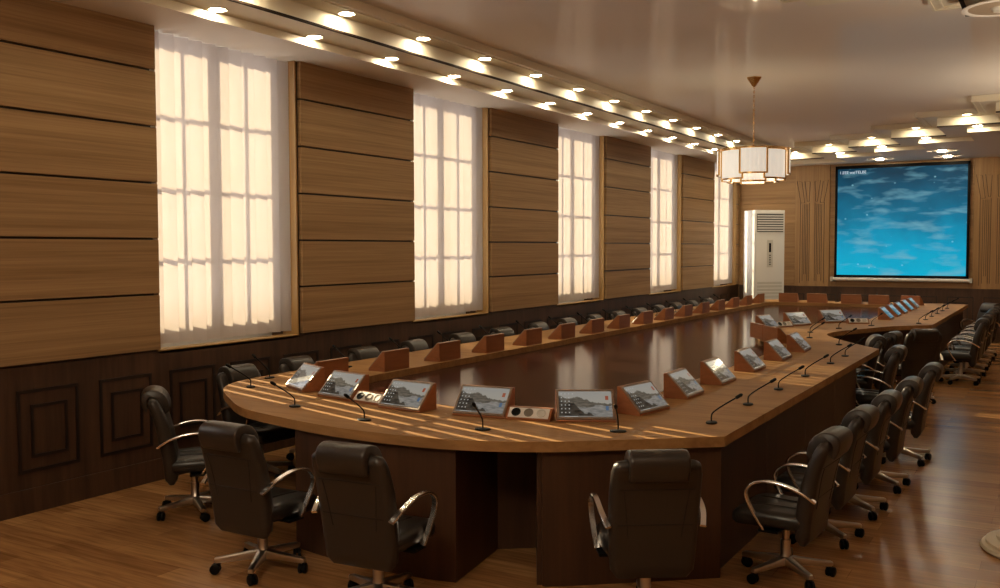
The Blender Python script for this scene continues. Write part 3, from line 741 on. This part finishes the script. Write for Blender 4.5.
# ------------------------------------------------------------------ leather swivel chairs (local: sitter faces +X)
def rrect(w, h, r, n=4):
    pts = []
    for sx, sy, a0 in ((1, 1, 0), (-1, 1, PI/2), (-1, -1, PI), (1, -1, 1.5*PI)):
        for k in range(n+1):
            a = a0+PI/2*k/n; pts.append((sx*(w/2-r)+r*math.cos(a), sy*(h/2-r)+r*math.sin(a)))
    return pts
def make_chair(label):
    t = thing('office_chair', label, 'chair', (0, 0, 0))
    # backrest: lofted slab following a gently reclined, lumbar-curved spine
    spine = catmull([(-.155, 0, .275), (-.162, 0, .42), (-.185, 0, .56), (-.215, 0, .70), (-.258, 0, .82), (-.284, 0, .875)], 4)
    wd = [.425, .45, .462, .468, .46, .43]; th = [.085, .10, .10, .092, .08, .065]
    b = BM(); R = []; n = len(spine)
    for i, p in enumerate(spine):
        f = i/(n-1)*5; j = min(int(f), 4); q = f-j
        w_ = wd[j]*(1-q)+wd[j+1]*q; h_ = th[j]*(1-q)+th[j+1]*q
        tg = (spine[min(i+1, n-1)]-spine[max(i-1, 0)]).normalized(); nx = Vector((tg.z, 0, -tg.x))
        if i in (0, n-1):
            sgn = -1 if i == 0 else 1
            R.append((p+tg*.016*sgn, w_-.06, h_-.05, nx))
        else: R.append((p, w_, h_, nx))
    R.sort(key=lambda r: r[0].z)
    loft(b, [[p+nx*y+Vector((0, x, 0)) for x, y in rrect(w_, h_, min(h_*.47, .042))] for p, w_, h_, nx in R])
    obj('backrest', b, 'leather', t, 50)
    # stitched seams on the rear face
    b = BM()
    def back_pt(y, z, off=.001):
        for i in range(n-1):
            a, c = spine[i], spine[i+1]
            if a.z <= z <= c.z:
                q = (z-a.z)/(c.z-a.z); p = a.lerp(c, q); tg = (c-a).normalized(); nx = Vector((tg.z, 0, -tg.x))
                f = (i+q)/(n-1)*5; j = min(int(f), 4); h_ = th[j]*(1-(f-j))+th[j+1]*(f-j)
                return p-nx*(h_/2+off)+Vector((0, y, 0))
        return spine[-1]
    for z in (.56, .755): tube(b, [back_pt(y, z) for y in [-.19+.38*k/8 for k in range(9)]], .0022, 5, up=Vector((0, 0, 1)))
    for s in (-1, 1): tube(b, [back_pt(s*(.165-.03*k/6), .75-.26*k/6) for k in range(7)], .0022, 5)
    obj('seam', b, 'seam', t, 60)
    # headrest pillow folded over the top of the back
    prof = catmull([(-.190, 0, .765), (-.160, 0, .80), (-.176, 0, .875), (-.226, 0, .930), (-.298, 0, .941), (-.350, 0, .912), (-.354, 0, .855), (-.330, 0, .795), (-.314, 0, .795),
                    (-.322, 0, .865), (-.288, 0, .90), (-.255, 0, .87), (-.220, 0, .78)], 3, closed=True)
    ctr = Vector((-.26, 0, .87)); b = BM(); rings = []
    for y, s in ((-.150, .90), (-.146, .97), (-.134, 1), (0, 1.01), (.134, 1), (.146, .97), (.150, .90)):
        rings.append([ctr+(p-ctr)*s+Vector((0, y, 0)) for p in prof])
    loft(b, rings); obj('headrest', b, 'leather', t, 50)
    # seat cushion, front edge rolled down
    b = BM(); rings = []
    for x, w_, h_, zc in ((-.20, .36, .05, .395), (-.19, .42, .085, .395), (-.14, .455, .10, .395), (0, .475, .108, .395), (.12, .475, .11, .396), (.20, .465, .112, .392), (.245, .44, .10, .385), (.268, .40, .07, .378), (.274, .34, .035, .374)):
        rings.append([(x, a, zc+c) for a, c in rrect(w_, h_, min(h_*.46, .045))])
    loft(b, rings)
    se = obj('seat', b, 'leather_s', t, 50)
    b = BM()
    for s in (-1, 1): tube(b, [(-.10, s*.07, .449), (.05, s*.085, .4515), (.17, s*.10, .449), (.235, s*.105, .434)], .007, 6)
    obj('seat_ridge', b, 'leather_s', se, 60)
    # chrome loop arms
    for s in (-1, 1):
        b = BM(); P = catmull([(-.245, s*.240, .545), (-.16, s*.262, .600), (-.04, s*.268, .635), (.08, s*.268, .632), (.15, s*.268, .585), (.155, s*.264, .52), (.11, s*.258, .43), (.055, s*.248, .345)], 6)
        tube(b, P, 0, flat=(.034, .015)); obj('armrest', b, 'chrome', t, 40)
        if s < 0: pass
    b = BM(); box(b, -.12, .10, -.10, .10, .318, .345, 0, .008); box(b, -.03, .09, -.25, .25, .326, .340, 0); obj('tilt_plate', b, 'black', t)
    b = BM(); lathe(b, [(.034, .075), (.034, .13), (.030, .135), (.030, .23), (.021, .232), (.021, .32)], n=18); obj('gas_column', b, 'bronze', t, 40)
    for k in range(5):
        a = 2*PI*k/5-.1; c_, s_ = math.cos(a), math.sin(a); RM = Matrix.Rotation(a, 4, 'Z')
        b = BM(); rings = []
        for r_, w_, h_, zc in ((.022, .054, .056, .100), (.10, .048, .044, .096), (.20, .040, .036, .088), (.272, .037, .032, .083), (.284, .028, .022, .083)):
            rings.append([RM @ Vector((r_, x, zc+y)) for x, y in rrect(w_, h_, .006, 2)])
        loft(b, rings); lg = obj('base_leg', b, 'bronze', t, 35)
        b = BM(); W_ = Matrix.Translation((.267*c_, .267*s_, 0)) @ Matrix.Rotation(a+.9+k, 4, 'Z')
        for s in (-1, 1):
            rg = [[W_ @ Vector((-.012+r_*math.cos(2*PI*j/16), s*y, .031+r_*math.sin(2*PI*j/16))) for j in range(16)] for y, r_ in ((.006, .027), (.008, .031), (.021, .031), (.024, .026))]
            loft(b, rg)
        rg = [[W_ @ Vector((x, y, z)) for x, y in rrect(.036, .034, .01, 2)] for z in (.034, .062)]
        loft(b, rg); loft(b, [[W_ @ Vector((.008*math.cos(2*PI*j/8), .008*math.sin(2*PI*j/8), z)) for j in range(8)] for z in (.06, .08)])
        obj('caster', b, 'black', lg, 40)
    return t
ch0 = None
def chair(x, y, deg, label, group, s=1.):
    global ch0
    if ch0 is None:
        ch0 = make_chair(label); ch0.location = (x, y, 0); ch0.rotation_euler.z = math.radians(deg); ch0['group'] = group; return
    copy_tree(ch0, (x, y, 0), math.radians(deg), label, group).scale = (s, s, s)
g = 'leather chairs at the near curve of the table'
chair(-5.46, 4.77, 48, 'black leather swivel chair nearest the dark wainscot, seen side-on', g)
chair(-4.13, 4.12, 90, 'black leather swivel chair seen from behind, second from the left at the near curve', g)
chair(-3.17, 4.02, 95, 'black leather swivel chair seen from behind, third from the left at the near curve', g)
chair(-1.86, 4.62, 124, 'black leather swivel chair squarely from behind at the middle of the near curve', g)
g = 'leather chairs along the right side of the table'
for k, (xx, yy, dg) in enumerate([(-1.37, 5.60, 176), (-1.36, 6.48, 178), (-1.32, 7.25, 180), (-1.28, 8.12, 180), (-1.24, 9.22, 181)]):
    chair(xx, yy, dg, 'black leather swivel chair in the row on the right table side, %s from the camera' % ORD[k], g, .96)
g = 'leather chairs in the notch of the table'
chair(-1.70, 10.32, 182, 'black leather swivel chair at the tip of the table, beyond the right-hand row', g)
chair(-2.07, 11.42, 196, 'black leather chair deep in the table notch, only its headrest showing above the table tip', g)
chair(-1.99, 12.08, 174, 'black leather swivel chair in the middle of the notch', g)
chair(-1.59, 12.90, 122, 'black leather swivel chair in the notch with its back square to the camera', g)
g = 'leather chairs along the window side of the table'
for k, yy in enumerate((5.82, 6.58, 7.54, 8.44, 9.38, 10.3, 11.3, 12.15, 13.1, 13.95, 14.85, 15.75, 16.6, 17.5, 18.4)):
    chair(-5.85, yy, (-4, 3, -2, 4, -3)[k % 5], 'black leather chair between table and window wall, %s from the camera' % ORD[k], g)
g = 'leather chairs along the right side of the far table part'
for k, yy in enumerate((14.95, 15.75, 16.5, 17.3, 18.1)):
    chair(-1.22, yy, 180+(2, -3, 1, 3, -2)[k], 'black leather swivel chair in the far right row, %s from the camera' % ORD[k], g)
chair(-1.27, 18.92, 228, 'shiny black leather chair ending the far right row, turned to face the camera', g)

# ---- added fill lights outside the frame, with no fixtures behind them
def add_fill(x, y, z, e):
    l = bpy.data.lights.new('fill_light', 'POINT'); l.energy = e; l.color = (1, .85, .62); l.shadow_soft_size = .3
    o = bpy.data.objects.new('fill_light', l); col.objects.link(o); o.location = (x, y, z)
def ceiling_fill(x, y, z, e):
    l = bpy.data.lights.new('ceiling_fill', 'SPOT'); l.energy = e; l.color = (1, .86, .66); l.spot_size = 2.75; l.spot_blend = .8; l.shadow_soft_size = .12
    o = bpy.data.objects.new('ceiling_fill', l); col.objects.link(o); o.location = (x, y, z); o.rotation_euler = (PI, 0, 0)
for y in (2., 7.5, 13.5): ceiling_fill(.72, y, 2.3, 150)      # added upward spots along the right wall to brighten the ceiling
add_fill(-2.3, .6, 3.2, 145)          # added warm fill for the near end of the room, above the frame
# ------------------------------------------------------------------ daylight, sun, world
sun = bpy.data.lights.new('sun', 'SUN'); sun.energy = 15.2; sun.color = (1, .79, .50); sun.angle = math.radians(.12)
so = bpy.data.objects.new('sun', sun); col.objects.link(so)
el = math.radians(25.5); az = Vector((.96, -.28, 0)).normalized()
d = Vector((az.x*math.cos(el), az.y*math.cos(el), -math.sin(el)))
so.rotation_euler = d.to_track_quat('-Z', 'Y').to_euler(); so.location = (-12, 14, 8)
w = bpy.data.worlds.new('World'); sc.world = w; w.use_nodes = True
bg = w.node_tree.nodes['Background']; bg.inputs[0].default_value = (.96, .92, .96, 1); bg.inputs[1].default_value = 4.5

# ------------------------------------------------------------------ camera
cam = bpy.data.cameras.new('camera'); cam.sensor_width = 36; cam.lens = 944.75/1000*36; cam.clip_end = 200
co = bpy.data.objects.new('camera', cam); col.objects.link(co)
yaw, pit, roll = .53688, .047824, -.0025557
F = Vector((-math.sin(yaw)*math.cos(pit), math.cos(yaw)*math.cos(pit), -math.sin(pit)))
Rt = Vector((math.cos(yaw), math.sin(yaw), 0)); U = Rt.cross(F)
R2 = Rt*math.cos(roll)+U*math.sin(roll); U2 = U*math.cos(roll)-Rt*math.sin(roll)
co.matrix_world = Matrix(((R2.x, U2.x, -F.x, 0), (R2.y, U2.y, -F.y, 0), (R2.z, U2.z, -F.z, H), (0, 0, 0, 1)))
sc.camera = co
vs_ = sc.view_settings
sc.display_settings.display_device = 'sRGB'; vs_.view_transform = 'Standard'; vs_.look = 'None'; vs_.gamma = 1; vs_.use_curve_mapping = False
vs_.exposure = 0.
sc.cycles.max_bounces = 8; sc.cycles.diffuse_bounces = 5; sc.cycles.glossy_bounces = 4; sc.cycles.use_denoising = True; sc.cycles.use_adaptive_sampling = False
sc.cycles.sample_clamp_indirect = 6.
